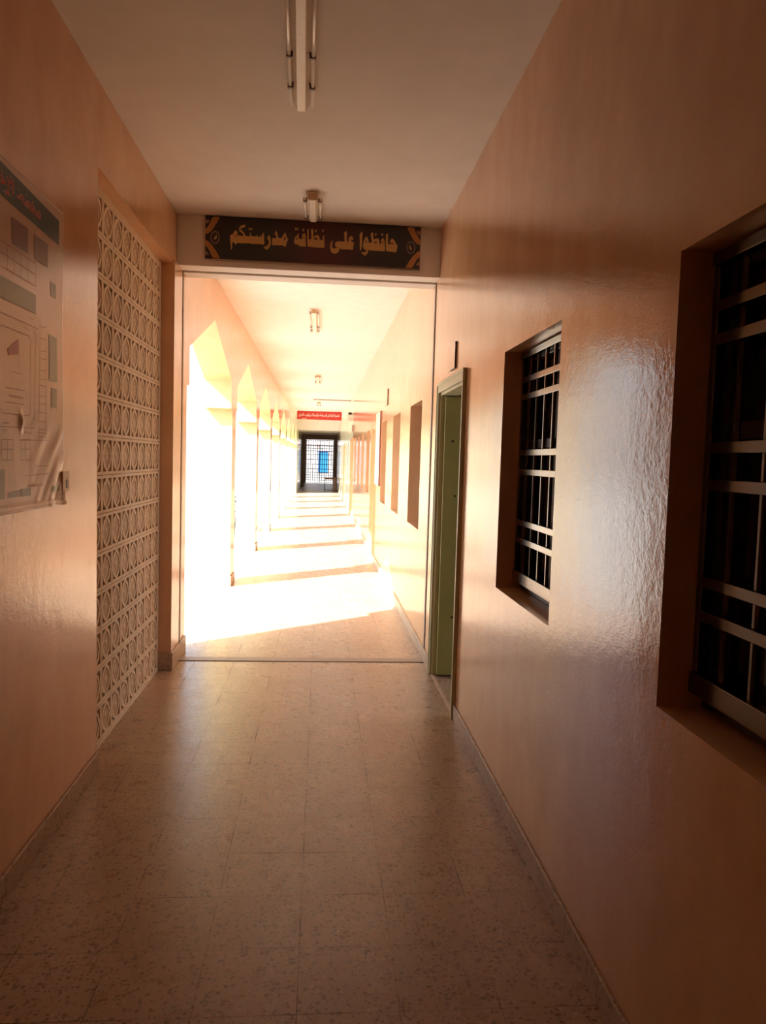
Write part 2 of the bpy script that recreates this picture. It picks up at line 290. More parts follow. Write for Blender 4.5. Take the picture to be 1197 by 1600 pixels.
POSTER_L=[[(2.685,2.295),(3.007,2.299),(3.006,2.213),(2.684,2.211)],[(2.685,2.257),(3.006,2.256)],[(2.742,2.295),(2.741,2.211)],[(2.801,2.296),(2.8,2.212)],[(2.863,2.297),(2.862,2.212)],[(2.927,2.298),(2.927,2.213)],[(2.683,2.107),(3.006,2.11)],[(2.682,2.058),(3.029,2.058)],[(2.682,2.01),(2.702,2.017),(2.934,2.017),(2.953,1.999),(2.951,1.73),(2.932,1.724),(2.699,1.722),(2.683,1.736)],[(2.731,1.811),(2.896,1.813)],[(2.726,1.761),(2.89,1.763)],[(2.844,1.974),(2.844,1.888)],[(2.677,1.675),(2.995,1.681),(2.998,2.058)],[(3.023,1.986),(3.017,2.042)],[(2.966,2.053),(3.01,2.003)],[(2.957,1.687),(3.015,1.753)],[(3.037,2.07),(3.114,2.078)],[(3.037,2.026),(3.114,2.033)],[(3.036,1.978),(3.114,1.984)],[(3.036,1.949),(3.114,1.954)],[(3.036,1.905),(3.114,1.909)],[(3.036,1.871),(3.114,1.874)],[(3.036,1.847),(3.114,1.849)],[(3.036,1.808),(3.113,1.809)],[(3.035,1.778),(3.113,1.779)],[(3.035,1.744),(3.113,1.744)],[(3.035,1.71),(3.113,1.708)],[(3.035,1.68),(3.113,1.678)],[(3.035,1.666),(3.113,1.663)],[(3.035,1.651),(3.113,1.648)],[(3.044,2.095),(3.035,1.641)],[(3.114,2.033),(3.113,1.643)],[(2.687,1.63),(2.784,1.633)],[(2.687,1.598),(2.784,1.599)],[(2.686,1.561),(2.783,1.56)],[(2.687,1.63),(2.686,1.561)],[(2.735,1.631),(2.734,1.561)],[(2.784,1.633),(2.783,1.56)],[(2.859,1.634),(2.95,1.637)],[(2.859,1.6),(2.95,1.601)],[(2.858,1.56),(2.95,1.56)],[(2.859,1.634),(2.858,1.56)],[(2.903,1.635),(2.903,1.56)],[(2.95,1.637),(2.95,1.56)],[(2.841,1.632),(3.124,1.638)],[(2.9,1.503),(3.138,1.506)],[(2.988,1.538),(3.131,1.536)]]
POSTER_T=[[(2.759,1.871),(2.879,1.869)],[(2.753,1.791),(2.884,1.779)],[(2.688,1.667),(2.73,1.66)],[(2.889,1.665),(2.963,1.658)],[(2.92,2.086),(2.982,2.084)],[(2.698,1.694),(2.757,1.685)],[(2.918,1.472),(3.068,1.457)],[(2.88,2.039),(2.947,2.04)]]
TITLE=[(3.052,2.507),(3.052,2.468),(2.688,2.49),(2.687,2.454)]
SUN, SKY, EXPO = 10.0, .35, .85

# ------------------------------------------------------------------ setting
def wall_yz(name, xf, xb, ys, ye, z0, z1, holes, mats):
    """wall in the y-z plane with rectangular openings; xf = room face, xb = back"""
    Ys = sorted({ys, ye, *[h[0] for h in holes], *[h[1] for h in holes]}); Zs = sorted({z0, z1, *[h[2] for h in holes], *[h[3] for h in holes]})
    def solid(i, j):
        if i < 0 or j < 0 or i >= len(Ys)-1 or j >= len(Zs)-1: return False
        cy, cz = (Ys[i]+Ys[i+1])/2, (Zs[j]+Zs[j+1])/2
        return not any(h[0] < cy < h[1] and h[2] < cz < h[3] for h in holes)
    m = MB()
    for i in range(len(Ys)-1):
        for j in range(len(Zs)-1):
            if not solid(i, j): continue
            a, b, c, d = Ys[i], Ys[i+1], Zs[j], Zs[j+1]
            mi = 1 if len(mats) > 1 and (a+b)/2 > YC else 0
            m.face([(xf,a,c),(xf,b,c),(xf,b,d),(xf,a,d)], mi); m.face([(xb,a,c),(xb,b,c),(xb,b,d),(xb,a,d)], mi)
            if not solid(i-1, j): m.face([(xf,a,c),(xb,a,c),(xb,a,d),(xf,a,d)], mi)
            if not solid(i+1, j): m.face([(xf,b,c),(xb,b,c),(xb,b,d),(xf,b,d)], mi)
            if not solid(i, j-1): m.face([(xf,a,c),(xb,a,c),(xb,b,c),(xf,b,c)], mi)
            if not solid(i, j+1): m.face([(xf,a,d),(xb,a,d),(xb,b,d),(xf,b,d)], mi)
    return tag(m.build(name, mats), kind='structure')

tag(MB().box((-1.46, YB-.2, -.2), (4.4, Y1+.05, 0)).build('floor', M['floor']), kind='structure')
tag(MB().box((-1.46, Y1+.05, -.2), (4.4, 48.2, 0)).build('floor', M['floor2']), kind='structure')
tag(MB().box((-1.6, YB-.2, H), (4.4, 48.2, H+.3)).build('ceiling', M['ceil']), kind='structure')
WINS = [(-.82,.055), (.953,1.828), (2.75,3.615), (6.585,7.45), (8.38,9.22), (10.12,10.955), (13.65,14.53), (15.45,16.3), (17.13,18.0), (18.9,19.75), (22.3,23.15), (24.1,24.95), (25.9,26.75), (29.5,30.35), (31.3,32.15)]
DOORS = [(4.62,5.56,2.10), (12.05,12.9,2.11), (20.9,21.75,2.11), (27.7,28.55,2.11)]
wall_yz('wall_right', XR, 1.106, YB, 48, 0, H, [(a,b,WZ0,WZ1) for a,b in WINS] + [(a,b,0,t) for a,b,t in DOORS], [M['wall'], M['wall2']])
wall_yz('wall_left', XL, -1.5, YB, 5.94, 0, H, [(3.815, 5.63, 0, 2.955)], [M['wall']])
tag(MB().box((XL,5.631,0),(XA+.003,5.94,2.985)).build('trim_1', M['wall']), kind='structure')        # pillar face
tag(MB().box((-1.5,3.6,0),(-1.30,5.8,3.0)).build('wall_screen_back', M['blockback']), kind='structure')
tag(MB().box((-1.6,YB-.2,0),(4.4,YB,H)).build('wall_back', M['wall']), kind='structure')
wall_yz('wall_classroom', 4.2, 4.4, YB, 48, 0, H, [(4.0,6.05,.4,2.9)], [M['roomwall']])
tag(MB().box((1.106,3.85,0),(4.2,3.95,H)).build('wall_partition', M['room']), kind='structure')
tag(MB().box((1.106,6.15,0),(4.2,6.25,H)).build('wall_partition', M['roomwall']), kind='structure')

# arcade wall: one continuous profile with eight pointed arches
prof = [(5.955, 0)]
PIT = 3.52; ARCH0 = 6.19
for i in range(8):
    a = ARCH0 + PIT*i
    prof += [(a,0),(a,2.155),(a+.12,2.155),(a+.12,2.47),(a+1.54,2.93),(a+2.98,2.49),(a+2.98,2.155),(a+3.12,2.155),(a+3.12,0)]
prof += [(Y1+.2,0)]
m = MB()
for (ya,za),(yb,zb) in zip(prof, prof[1:]):
    g = (ya+yb)/2 > YC
    if yb > ya + 1e-6:
        cuts = [(ya,za),(yb,zb)]
        for (p,q),(r,s) in zip(cuts, cuts[1:]):
            m.face([(XA,p,q),(XA,r,s),(XA,r,H),(XA,p,H)], 1 if g else 0)
            m.face([(XO,p,q),(XO,r,s),(XO,r,H+.4),(XO,p,H+.4)], 2)
    if not (za == 0 and zb == 0): m.face([(XA,ya,za),(XO,ya,za),(XO,yb,zb),(XA,yb,zb)], 2)
m.face([(XA,5.955,0),(XO,5.955,0),(XO,5.955,H),(XA,5.955,H)], 0)
m.face([(XA,Y1+.2,0),(XO,Y1+.2,0),(XO,Y1+.2,H),(XA,Y1+.2,H)], 0)
tag(m.build('wall_arcade', [M['wall'], M['wall2'], M['yellow']]), kind='structure')
tag(MB().box((XO-.08,5.9,H+.3),(XO,48,H+.7)).build('trim_2', M['yellow']), kind='structure')   # roof edge

# skirtings
BB, BT = .097, .013
def skirt(name, boxes):
    m = MB()
    for b in boxes: m.box(*b)
    return tag(m.build(name, M['base'], bevel=.003, weld=False), kind='structure')
rs = []
for a, b in ((YB,4.55),(5.63,12.0),(12.95,20.85),(21.8,27.65),(28.6,48)):
    rs.append(((XR-BT,a,0),(XR,b,BB)))
skirt('baseboard_right', rs)
skirt('baseboard_left', [((XL,YB,0),(XL+BT,3.815,BB))])
ls = [((-1.17,5.615,0),(XA+BT+.003,5.631,.13)), ((XA,5.631,0),(XA+BT+.003,5.94,.13)), ((XA,5.955,0),(XA+BT,6.2,.13))]
for i in range(8):
    a = ARCH0+PIT*i+3.12; b = min(a+.4, Y1)
    ls += [((XO-.01,a-BT,0),(XA+BT,a,.12)), ((XA,a,0),(XA+BT,b,.12)), ((XO-.01,b,0),(XA+BT,b+BT,.12))]
skirt('baseboard_arcade', ls)

# beams that carry the banner, with the expansion joint between them
tag(MB().box((XL,5.79,2.985),(XR,5.955,H)).build('trim_3', M['ceil'], bevel=.004), kind='structure')
tag(MB().box((XA,5.975,2.975),(XR,6.14,H)).build('trim_4', M['ceil'], bevel=.004), kind='structure')
tag(MB().box((XA,5.955,3.0),(XR,5.975,H)).build('trim_5', M['joint']), kind='structure')
j = MB(); 
j.box((XR-.002,5.945,BB),(XR,5.96,2.975)); j.box((XA,5.945,.13),(XA+.005,5.955,2.985)); j.box((XA-.3,5.94,0),(XA,5.955,H))
j.box((XL,5.878,0),(XR,5.89,.0015))
tag(j.build('trim_6', M['joint'], weld=False), kind='structure')
j = MB(); j.box((XR-.006,5.96,BB),(XR,6.01,2.975)); j.box((XA,5.955,.13),(XA+.006,6.0,2.975)); j.box((XA,5.89,0),(XR,6.0,.004))
rnd = random.Random(3); yy = XA+.02
tag(j.build('trim_7', M['strip'], weld=False, bevel=.002), kind='structure')

# end portal, vestibule and inner frame
tag(MB().box((XA-.3,Y1,2.86),(XR+.1,Y1+.25,H)).build('trim_8', M['ceil']), kind='structure')
tag(MB().box((XA-.3,Y1+.25,2.86),(XR+.1,48,2.95)).build('ceiling', M['ceil']), kind='structure')
tag(MB().box((-1.5,Y1+.2,0),(-1.06,48,H)).build('wall_vestibule', M['wall2']), kind='structure')
f = MB(); f.box((-1.06,42,0),(-.93,42.15,2.86)).box((.74,42,0),(XR,42.15,2.86)).box((-.93,42,2.6),(.74,42.15,2.86))
tag(f.build('trim_9', M['wood'], weld=False), kind='structure')

# windows of the classroom wall: frame, panes, security grille and its bars
def make_window(y0, y1, src=None):
    r = empty('window_1', (XR, y0, WZ0)); tag(r, kind='structure'); w = y1-y0; hh = WZ1-WZ0
    P = lambda x, y, z: (XR+x, y0+y, WZ0+z)
    fr = MB(); t = .045
    fr.box(P(.12,.002,.002),P(.17,w-.002,t)).box(P(.12,.002,hh-t),P(.17,w-.002,hh-.002)).box(P(.12,.002,t),P(.17,t,hh-t)).box(P(.12,w-t,t),P(.17,w-.002,hh-t)).box(P(.13,w/2-.025,t),P(.165,w/2+.025,hh-t))
    fr.box(P(.13,t,.68),P(.16,w-t,.72))
    fr.build('window_frame', M['alu'], r, weld=False)
    MB().box(P(.142,t,t),P(.147,w-t,hh-t)).build('pane', M['glass'], r)
    g = MB(); g.box(P(.078,.004,.04),P(.112,w-.004,.095)).box(P(.078,.004,hh-.035),P(.112,w-.004,hh-.004)).box(P(.085,.004,.095),P(.11,.03,hh-.035)).box(P(.085,w-.03,.095),P(.11,w-.004,hh-.035))
    go = g.build('security_grille', M['iron'], r, weld=False, bevel=.003)
    for z in (.242,.327,.567,.658,.919,1.0):
        MB().box(P(.083,.03,z-.014),P(.092,w-.03,z+.014)).build('flat_bar', M['iron'], go, bevel=.002)
    for q in range(1, 7):
        y = w*q/7
        MB().tube([P(.099,y,.095),P(.099,y,hh-.035)], .0085, 6).build('round_bar', M['iron'], go)
    return r
def copy_tree(o, parent=None):
    c = o.copy(); C.objects.link(c)
    if parent: c.parent = parent
    for ch in list(o.children): copy_tree(ch, c)
    return c
def retree(o):
    c = o.copy(); C.objects.link(c)
    for ch in list(o.children):
        d = ch.copy(); C.objects.link(d); d.parent = c
        for g in list(ch.children):
            e = g.copy(); C.objects.link(e); e.parent = d
    return c
w0 = make_window(*WINS[0])
for i, (a, b) in enumerate(WINS[1:], 2):
    c = retree(w0); c.location.y = a
    if i > 3: c.location.x += .03
    c.name = 'window_%d' % i; c.scale.y = (b-a)/(WINS[0][1]-WINS[0][0])

# doors
def make_door(i, y0, y1, top, leafmat, framemat, openleaf):
    r = empty('door_%d' % i, (XR, y0, 0)); tag(r, kind='structure')
    def jamb(a, b, s):   # s: +1 near jamb, -1 far jamb
        m = MB(); m.box((XR-.018,a,0),(XR+.10,b,top+.004))
        return m
    m = MB(); t = .035
    m.box((XR-.018,y0-.055,0),(XR,y0,top+.07)).box((XR-.018,y1,0),(XR,y1+.055,top+.07)).box((XR-.018,y0,top),(XR,y1,top+.07))
    m.box((XR-.024,y0-.055,0),(XR-.018,y0-.035,top+.07)).box((XR-.024,y1+.035,0),(XR-.018,y1+.055,top+.07)).box((XR-.024,y0-.035,top+.05),(XR-.018,y1+.035,top+.07))
    m.box((XR,y0,0),(XR+.12,y0+.02,top-.02)).box((XR,y1-.02,0),(XR+.04,y1,top-.02)).box((XR,y0,top-.02),(XR+.12,y1,top))
    m.build('door_frame', framemat, r, weld=False, bevel=.002)
    if openleaf:
        lf = MB().box((XR+.03,y1-.065,.012),(XR+.03+.86,y1-.025,top-.03)).build('door_leaf', leafmat, r, bevel=.003)
        for z, x in ((.45,.13),(1.35,.12),(1.75,.09)):
            MB().tube([(XR+x,y1-.069,z),(XR+x,y1-.064,z)], .008, 8).build('screw', M['black'], lf)
    else:
        lf = MB().box((XR+.105,y0+.02,.01),(XR+.145,y1-.02,top-.02)).build('door_leaf', leafmat, r, bevel=.003)
        MB().box((XR+.06,y0+.08,1.0),(XR+.105,y0+.2,1.03)).build('handle', M['black'], lf)
    MB().box((XR-.004,y0,0),(XR+.016,y1,.008)).build('threshold', M['rim'], r)
    return r
M['doorl'] = plain('door_leaf_tan', (.62,.40,.24), .4)
for i, (a, b, t) in enumerate(DOORS):
    make_door(i+1, a, b, t, M['green'] if i == 0 else M['doorl'], M['greenl'] if i == 0 else M['wall'], i == 0)

# ------------------------------------------------------------------ breeze-block screen in the left wall
r = empty('breeze_block_screen', (-1.2, 4.72, 0))
tag(r, 'beige pierced breeze-block screen filling a recess in the left wall, from floor to lintel', 'breeze-block screen')
m = MB(); PY, PZ = .203, .2075; dx0, dx1 = -1.178, -1.165
for i in range(-2, 8):
    for j in range(14):
        y0 = 4.17+PY*i+.0015; y1 = min(y0+PY-.003, 5.628); y0 = max(y0, 3.818); z0 = .021+PZ*j+.0015; z1 = z0+PZ-.003
        if y1-y0 < .02: continue
        b = .017
        m.box((dx0,y0,z0),(dx1,y1,z0+b)).box((dx0,y0,z1-b),(dx1,y1,z1))
        if y1-y0 < .06: m.box((dx0,y0,z0+b),(dx1,y1,z1-b)); continue
        m.box((dx0,y0,z0+b),(dx1,y0+b,z1-b)).box((dx0,y1-b,z0+b),(dx1,y1,z1-b))
        cy, cz = (y0+y1)/2, (z0+z1)/2; R1 = (y1-y0)/2-b*.55; R1z = (z1-z0)/2-b*.55
        # eight-sided star ring
        n = 16; o = []; q = []
        for k_ in range(n):
            t = 2*PI*k_/n; s = 1.0 if k_ % 4 == 0 else (.80 if k_ % 2 else .88)
            s = 1.06 if k_ % 4 == 0 else (.86 if k_ % 2 else .90)
            o.append((cy+math.cos(t)*R1*s, cz+math.sin(t)*R1z*s)); q.append((cy+math.cos(t)*R1*s*.74, cz+math.sin(t)*R1z*s*.74))
        for k_ in range(n):
            l_ = (k_+1) % n
            m.face([(dx1-.002,*o[k_]),(dx1-.002,*o[l_]),(dx1-.002,*q[l_]),(dx1-.002,*q[k_])])
            m.face([(dx1-.002,*o[k_]),(dx1-.002,*o[l_]),(dx0,*o[l_]),(dx0,*o[k_])]); m.face([(dx1-.002,*q[k_]),(dx1-.002,*q[l_]),(dx0,*q[l_]),(dx0,*q[k_])])
        # inner cross-shaped flower
        s = .60
        fl = q
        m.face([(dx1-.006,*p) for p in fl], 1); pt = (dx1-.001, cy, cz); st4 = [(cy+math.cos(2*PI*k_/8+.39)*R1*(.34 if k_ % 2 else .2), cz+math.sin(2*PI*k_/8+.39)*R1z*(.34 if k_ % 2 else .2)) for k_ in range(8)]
        for k_ in range(8): m.face([pt,(dx1-.0058,*st4[k_]),(dx1-.0058,*st4[(k_+1)%8])])
        
        w = .006
        m.box((dx0,cy-R1*.7,cz-w),(dx1-.0075,cy+R1*.7,cz+w)); m.box((dx0,cy-w,cz-R1z*.7),(dx1-.0075,cy+w,cz+R1z*.7))
m.build('pierced_blocks', [M['block'], M['blockmid']], r, weld=False)
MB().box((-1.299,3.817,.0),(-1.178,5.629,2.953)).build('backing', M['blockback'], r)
MB().box((-1.1779,3.817,0),(-1.163,5.614,.02)).build('mortar_edge', M['block'], r); MB().box((-1.1779,3.817,2.927),(-1.166,5.629,2.954)).build('mortar_edge', M['block'], r)

# ------------------------------------------------------------------ banner over the passage
bc = Vector((-.088, 5.788, 3.19))
r = empty('banner', bc); tag(r, 'dark banner with large gold Arabic lettering on the beam above the passage', 'banner')
m = MB(); c4 = [BANNER[i] for i in (3,2,1,0)]
F = [(x,5.772,z) for x,z in c4]; B = [(x,5.789,z) for x,z in c4]
m.face(F); m.face(B[::-1])
for i in range(4): m.face([F[i],F[(i+1)%4],B[(i+1)%4],B[i]])
m.build('board', M['banner'], r)
def edge(a, b, t=.006):
    return MB().face([(a[0],5.7705,a[1]),(b[0],5.7705,b[1]),(b[0],5.7705,b[1]+t),(a[0],5.7705,a[1]+t)])
m = MB(); x0, x1 = -.8835, .708
m.box((x0,5.7712,3.0335),(x1,5.7718,3.0365)); m.box((x1-.003,5.7712,3.034),(x1,5.7718,3.344)); m.box((x0-.002,5.7712,3.04),(x0+.001,5.7718,3.344))
m.build('hem', M['rim'], r, weld=False)
def inside(p, lp):
    c = False
    for (x1,y1),(x2,y2) in zip(lp, lp[1:]+lp[:1]):
        if (y1 > p[1]) != (y2 > p[1]) and p[0] < (x2-x1)*(p[1]-y1)/(y2-y1)+x1: c = not c
    return c
gl = {i: [lp] for i, lp in enumerate(LETTERS)}
for i, lp in enumerate(LETTERS):
    for k_, big in enumerate(LETTERS):
        if k_ != i and i in gl and k_ in gl and all(inside(p, big) for p in lp): gl[k_].append(lp); del gl[i]
for i, lps in gl.items(): flat('letter', lps, M['gold'], r, lambda x, z: (x, 5.7700-.00005*i, z))
cxm = (BANNER[0][0]+BANNER[1][0])/2
mir = lambda loops: [[(2*cxm-x, z) for x, z in lp] for lp in loops]
for fn in (lambda q: q, mir):
    flat('curved_band', fn(BANDS), M['gold2'], r, lambda x, z: (x, 5.7704, z))
    rg = flat('ring_ornament', fn(RING), M['ring'], r, lambda x, z: (x, 5.7702, z))
    flat('drop_ornament', fn(DROP), M['gold'], r, lambda x, z: (x, 5.7702, z))
    for s_ in fn(STRIPES): flat('stripe_ornament', [s_], M['ring'], r, lambda x, z: (x, 5.7706, z))

# far red banner (three-line proverb lettering)
r = empty('banner', (-.09, 28.0, 3.14)); tag(r, 'small red banner with white Arabic lettering far down the corridor', 'banner')
MB().box((-.905,27.99,2.99),(.725,28.01,3.30)).build('board', M['red'], r)
arabic('علموا أولادكم السباحة والرماية وركوب الخيل', 'lettering', M['wtext'], r, lambda x, y: (-.85+x, 27.985, 3.07+y), 1.50, .17, .012)
MB().box((-.72,27.984,3.02),(-.55,27.988,3.032)).build('small_print', M['wtext'], r)
for x in (-.8,.62): MB().tube([(x,28,3.3),(x,28,H)], .006, 6).build('hanger', M['iron'], r)

# ------------------------------------------------------------------ evacuation-plan poster, creased lower corner
def pd(y, z):       # how far the sheet stands off the wall
    d = .0015
    u = max(0, (y-2.93)/.38); v = max(0, 1-(z-1.375)/.36)
    if u > 0 and v > 0:
        s = (y-2.93)*.86 - (z-1.375)*1.05
        a = min(1, u*1.3)*min(1, v*1.4)
        d += a*(.0022*(1+math.sin(s*46+3*math.sin(z*9)))**1.5 + .0008*(1+math.sin(s*97+1.3+z*20)) + .003*(1+math.sin(s*21+y*14)))
    d += .0012*(1+math.sin(z*9+y*7))
    d += .012*math.exp(-((z-1.378)/.012)**2)
    d += .010*math.exp(-((y-2.86)/.016)**2-((z-1.70)/.03)**2)
    return d
px0, py0, py1, pz0, pz1 = XL+.001, 2.44, 3.312, 1.374, 2.577
r = empty('evacuation_poster', (XL, 2.88, 1.374)); tag(r, 'large creased wall poster with a dark header and red Arabic title on the left wall', 'poster')
m = MB(); NY, NZ = 130, 170
for i in range(NY+1):
    for j in range(NZ+1):
        y = py0+(py1-py0)*i/NY; z = pz0+(pz1-pz0)*j/NZ
        m.v.append((px0+pd(y,z), y, z))
for i in range(NY):
    for j in range(NZ):
        a = i*(NZ+1)+j; m.f.append((a, a+NZ+1, a+NZ+2, a+1)); m.m.append(0)
n0 = len(m.v)
sheet = m.build('sheet', M['paper'], r, weld=False, smooth=True)
so = sheet.modifiers.new('s', 'SOLIDIFY'); so.thickness = .0008
def decal(name, quads, mat, off=.0012):
    m = MB()
    for q in quads:
        n = 10
        for i in range(n):
            for j in range(n):
                def P(u, v):
                    a = [q[0][t]+(q[1][t]-q[0][t])*u for t in (0,1)]; b = [q[3][t]+(q[2][t]-q[3][t])*u for t in (0,1)]
                    y, z = a[0]+(b[0]-a[0])*v, a[1]+(b[1]-a[1])*v
                    return (px0+pd(y,z)+off, y, z)
                m.face([P(i/n,j/n),P((i+1)/n,j/n),P((i+1)/n,(j+1)/n),P(i/n,(j+1)/n)])
    return m.build(name, mat, r)
for col, q in POSTER_Q:
    if col == 'teal' and q[0][1] > 2.4:
        decal('header', [[(2.48,2.566),(3.257,2.530),(3.257,2.432),(2.48,2.452)]], M[col])
    else:
        decal({'brownp':'photo_print','greyp':'grey_panel','redtext':'red_mark','teal':'thumbnail'}[col], [q], M[col])
ql = []
for lp in POSTER_L:
    for a, b in zip(lp, lp[1:]):
        dy, dz = b[0]-a[0], b[1]-a[1]; L_ = math.hypot(dy, dz) or 1; w = .0011; ny, nz = -dz/L_*w, dy/L_*w
        ql.append([(a[0]+ny,a[1]+nz),(b[0]+ny,b[1]+nz),(b[0]-ny,b[1]-nz),(a[0]-ny,a[1]-nz)])
m = MB()
for q in ql:
    n = 8
    for i in range(n):
        def P(u, s):
            a, b = (q[0], q[1]) if s else (q[3], q[2])
            y, z = a[0]+(b[0]-a[0])*u, a[1]+(b[1]-a[1])*u
            return (px0+pd(y,z)+.0014, y, z)
        m.face([P(i/n,1),P((i+1)/n,1),P((i+1)/n,0),P(i/n,0)])
m.build('plan_lines', M['linep'], r)
rr_ = random.Random(8)
for a, b in POSTER_T:     # small illegible print
    m = MB(); n = max(4, int(abs(b[0]-a[0])/.008))
    for i in range(n):
        y = a[0]+(b[0]-a[0])*(i+.2)/n; z = (a[1]+b[1])/2; hgt = abs(a[1]-b[1])*rr_.uniform(.15,.5)+.002; z += rr_.uniform(-.002,.002)
        X_ = px0+pd(y,z)+.0016; m.face([(X_,y,z-hgt/2),(X_,y+.0045,z-hgt/2),(X_,y+.0045,z+hgt/2),(X_,y,z+hgt/2)])
    m.build('small_print', M['linep'], r)
tt = lambda off: (lambda x, y: (px0+pd(2.6+x,2.47)+off, 2.60+x+.0, 2.452+y+ (.455-x)*.03))
arabic('مخطط ا{خ}ء', 'title', M['redtext'], r, tt(.0022), .455, .068, .03)
arabic('مخطط ا{خ}ء', 'title_outline', M['redtext2'], r, tt(.0016), .46, .073, .05)

r = empty('wall_socket', (XL, 3.33, 1.42)); tag(r, 'small cream socket plate on the left wall just behind the poster edge', 'socket')
MB().box((XL,3.285,1.424),(XL+.012,3.37,1.510)).build('plate', M['plastic'], r, bevel=.003)
MB().box((XL+.012,3.325,1.44),(XL+.0135,3.352,1.475)).build('socket_hole', M['black'], r)

# ------------------------------------------------------------------ ceiling lights
def batten(label, x, y0, y1, group='batten lights along the ceiling', tubes=True):
    r = empty('batten_light', (x, (y0+y1)/2, H)); tag(r, label, 'ceiling light', group)
    m = MB()
    a = [(-.044,H),(-.040,H-.022),(-.020,H-.058),(.020,H-.058),(.040,H-.022),(.044,H)]
    for i in range(len(a)-1):
        p, q = a[i], a[i+1]; m.face([(x+p[0],y0,p[1]),(x+q[0],y0,q[1]),(x+q[0],y1,q[1]),(x+p[0],y1,p[1])], 0 if i == 2 else 0)
    m.face([(x+p[0],y0,p[1]) for p in a]); m.face([(x+p[0],y1,p[1]) for p in a[::-1]]); m.face([(x+a[0][0],y0,a[0][1]),(x+a[5][0],y0,a[5][1]),(x+a[5][0],y1,a[5][1]),(x+a[0][0],y1,a[0][1])])
    m.build('housing', M['white'], r, bevel=.003)
    for s in (-1, 1):
        MB().tube([(x+s*.052,y0+.03,H-.042),(x+s*.052,y1-.03,H-.042)], .009, 10).build('tube', M['tube'], r, smooth=True)
        for yy in ((y0+.05, y1-.22, y1-.49) if y1-y0 > 1 else (y0+.05, y1-.05)):
            MB().box((x+s*.036,yy-.010,H-.054),(x+s*.063,yy+.010,H-.028)).build('lamp_holder', M['holder'], r, bevel=.003)
    MB().box((x-.03,y0-.004,H-.055),(x+.03,y0,H-.012)).build('end_cap', M['tan'], r, bevel=.002)
    return r
b1 = batten('nearest twin-tube batten light, cut by the top of the view', -.118, 2.37, 3.87)
b1.rotation_euler.z = math.radians(1.3)
LIGHTS = [('short ceiling light box directly in front of the dark banner', -.095, 5.15, 5.62), ('batten light on the bright ceiling just past the beam, nearest beyond the banner', -.12, 9.1, 10.6),
 ('small batten light midway down the bright corridor ceiling', -.108, 16.2, 17.7), ('farthest and smallest batten light, just above the red banner', -.105, 23.9, 25.4)]
for lab, x, y0, y1 in LIGHTS: batten(lab, x, y0, y1)
r = MB().box((-.26,22.86,H-.035),(XR,22.90,H)).build('conduit', M['strip']); tag(r, 'thin pale cable conduit crossing the far ceiling to the right wall', 'conduit')
r = MB().box((XR-.10,22.2,2.88),(XR,22.3,2.95)).build('wall_device', M['black'], bevel=.02); tag(r, 'tiny black device high on the far right wall beside the red banner', 'wall device')
r = MB().box((XR-.05,20.7,2.33),(XR,20.86,2.52)).build('junction_box', M['strip'], bevel=.01); tag(r, 'small grey box on the far right wall where the paint turns green', 'junction box')

# room plates and notice board on the right wall
for lab, y0, y1, z0, z1 in (('blank painted-over plate on the right wall above the green door', 4.95, 5.25, 2.215, 2.385), ('small plate high on the right wall beyond the passage, above the third window recess', 10.05, 10.4, 2.33, 2.54)):
    r = empty('room_plate', (XR, (y0+y1)/2, z0)); tag(r, lab, 'plate')
    MB().box((XR-.010,y0,z0),(XR,y1,z1)).build('board', M['wall'], r, bevel=.002)
    MB().box((XR-.0115,y0-.004,z0-.004),(XR,y0,z1)).box((XR-.0115,y0,z0-.004),(XR,y1*.6+y0*.4,z0)).build('edge_strip', M['holder'], r, weld=False)
r = empty('notice_board', (XR, 11.5, 1.21)); tag(r, 'cream notice board with a dark red edge on the right wall past the window recesses', 'notice board')
MB().box((XR-.014,11.13,1.215),(XR-.0005,11.97,2.31)).build('panel', M['cream'], r, bevel=.002)
MB().box((XR-.016,11.115,1.21),(XR-.0005,11.13,2.315)).build('edge_strip', M['dred'], r)

# ------------------------------------------------------------------ school desk, gate and yard beyond
r = empty('school_desk', (.5, 37.3, 0)); tag(r, 'small dark school desk standing in the far doorway before the gate', 'desk')
MB().box((.16,37.05,.62),(.84,37.5,.655)).build('desk_top', M['wood'], r, bevel=.004)
MB().box((.62,37.1,.04),(.80,37.45,.62)).build('side_cupboard', M['wood'], r, bevel=.004)
MB().box((.22,37.08,.56),(.62,37.46,.62)).build('apron', M['wood'], r)
for x, y in ((.22,37.09),(.22,37.43),(.8,37.09),(.8,37.43)): MB().tube([(x,y,0),(x,y,.62)], .016, 8).build('leg', M['black'], r)
MB().tube([(.22,37.09,.06),(.62,37.09,.06)], .012, 6).build('foot_rail', M['black'], r)

